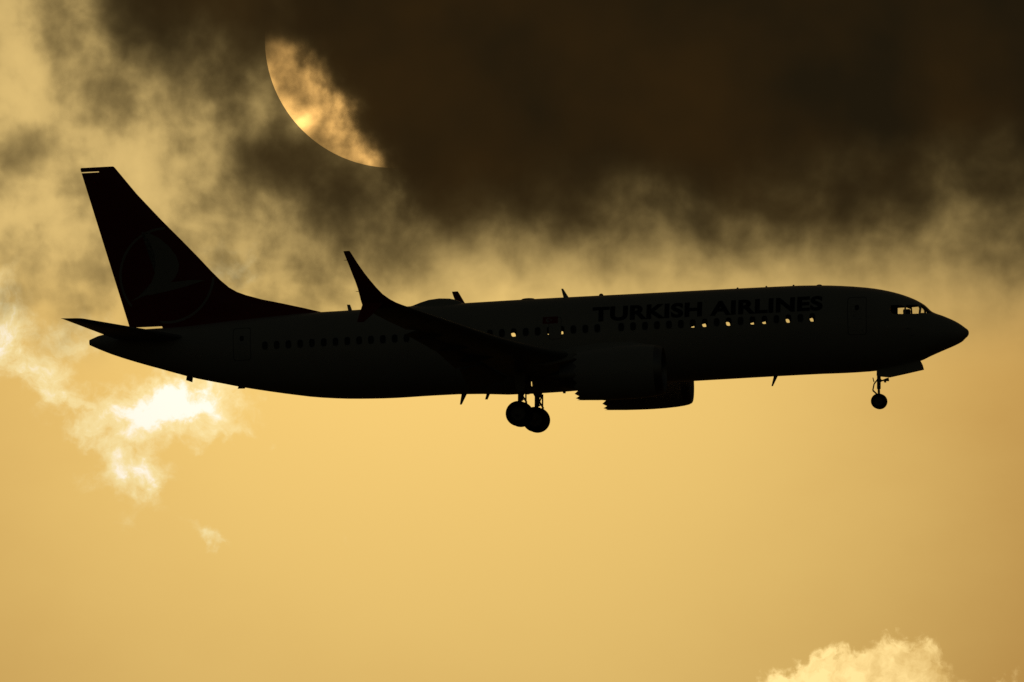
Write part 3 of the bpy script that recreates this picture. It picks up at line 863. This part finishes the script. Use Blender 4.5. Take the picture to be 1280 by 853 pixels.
mesh_obj('drag_brace', bm, STEEL, gear)
bm = bmesh.new()
tube(bm, (nx + 0.28, 0, nz + 0.93), (nx + 0.47, 0, nz + 0.95), 0.05, 0.085, 18); tube(bm, (nx + 0.24, 0.12, nz + 0.88), (nx + 0.33, 0.12, nz + 0.885), 0.05, 0.07, 14)
mesh_obj('taxi_lamp', bm, METAL, gear)
for e in (-0.2, 0.2): wheel(NX, e, nz, 0.343, 0.21, gear)
for s in (-1, 1):
    bm = bmesh.new()
    o1 = []
    Yd = s * 0.34
    for u, v in ((1096, 461), (1096, 469.9), (1110, 471.2), (1130, 466.8), (1152.8, 461.6), (1151.2, 455.5), (1148.6, 450.5)):
        o1.append(at(u, v, -0.34))
    prism_y(bm, o1, -0.02, 0.02)
    for vv in bm.verts: vv.co.y += Yd + s * 0.18 * (-1.1 - vv.co.z) * 0.5
    bmesh.ops.recalc_face_normals(bm, faces=bm.faces)
    mesh_obj('nose_gear_door', bm, WHITE, plane, smooth=False)


# ---- aerials, radome, lights
def blade(pts, w_=0.035, name='blade_aerial', mat=None):
    """pts: photo readings of root fore, root aft, tip aft, tip fore (on the centre plane)."""
    bm = bmesh.new(); q = [at(u, v) for u, v in pts]
    r0 = [Vector((*a, 0)) for a in q]
    def loop(a, b, w): # a fore, b aft
        m_ = [(0, 0), (0.25, 1), (0.6, 0.8), (1, 0)]
        L = [(a[0] + (b[0] - a[0]) * f_, w * k_, a[1] + (b[1] - a[1]) * f_) for f_, k_ in m_]
        return L + [(p[0], -p[1], p[2]) for p in (L[2], L[1])]
    loft(bm, [loop(q[0], q[1], w_), loop(q[3], q[2], w_ * 0.5)])
    bmesh.ops.recalc_face_normals(bm, faces=bm.faces)
    return mesh_obj(name, bm, mat or WHITE, plane)
blade([(713.5, 376), (705.5, 377), (701.5, 361.2), (703.9, 361.0)])
blade([(442, 393), (436, 393), (433.6, 381), (437.6, 381)])
blade([(585.5, 489), (577.5, 489), (574.8, 506), (577.2, 506)])
blade([(614, 489), (609, 489), (606.3, 499.6), (609.6, 499.6)], name='drain_mast')
blade([(974, 467), (968, 467), (964.3, 483), (966.2, 483)])
blade([(242, 466), (234, 466), (232.5, 475.5), (240.5, 478.2)], 0.08, 'tail_skid', DARK)
blade([(309, 480), (299, 480), (297, 486.2), (306, 486.0)], 0.06, 'drain_mast')
blade([(708, 486), (702, 486), (704, 492.0), (707, 492.0)], 0.05, 'drain_mast')
bm = bmesh.new(); rings = []
for u, v, w_ in ((508, 384.5, 0.05), (516, 382.2, 0.25), (526, 378.2, 0.42), (536, 375.0, 0.5), (549, 373.2, 0.52), (562, 373.4, 0.48), (570, 375.0, 0.4), (578, 378.2, 0.25), (584, 381, 0.08)):
    X, Z = at(u, v); zb = f_top(-X) - 0.25
    rings.append([(X, w_ * math.cos(math.pi * i / 12), zb + (Z - zb) * math.sin(math.pi * i / 12) ** 0.8) for i in range(13)])
loft(bm, rings); bmesh.ops.recalc_face_normals(bm, faces=bm.faces)
mesh_obj('satellite_radome', bm, WHITE, plane)
def dome(u, v, r_, h_, name, mat):
    bm = bmesh.new(); X, Z = at(u, v)
    bmesh.ops.create_uvsphere(bm, u_segments=16, v_segments=10, radius=r_)
    for p_ in bm.verts: p_.co = Vector((p_.co.x + X, p_.co.y, p_.co.z * h_ / r_ + Z))
    return mesh_obj(name, bm, mat, plane)
dome(751.5, 369.9, 0.105, 0.10, 'beacon_light', LAMP)
dome(660, 489.5, 0.16, 0.14, 'beacon_light', LAMP)
for u, v, r_ in ((992, 357.6, 0.05), (958, 359.0, 0.045), (1024, 357.3, 0.13), (922, 361, 0.05), (660, 374.4, 0.3), (500, 383.6, 0.12)):
    dome(u, v, r_, 0.055, 'aerial_pad', WHITE)
for X, Z in ((-2.4, -0.05), (-2.55, 0.25)):
    bm = bmesh.new(); yy = -hull_y(X, Z)
    tube(bm, (X, yy + 0.02, Z), (X + 0.02, yy - 0.09, Z), 0.02); tube(bm, (X, yy - 0.09, Z), (X + 0.16, yy - 0.10, Z), 0.014, 0.01)
    mesh_obj('pitot_probe', bm, METAL, plane)
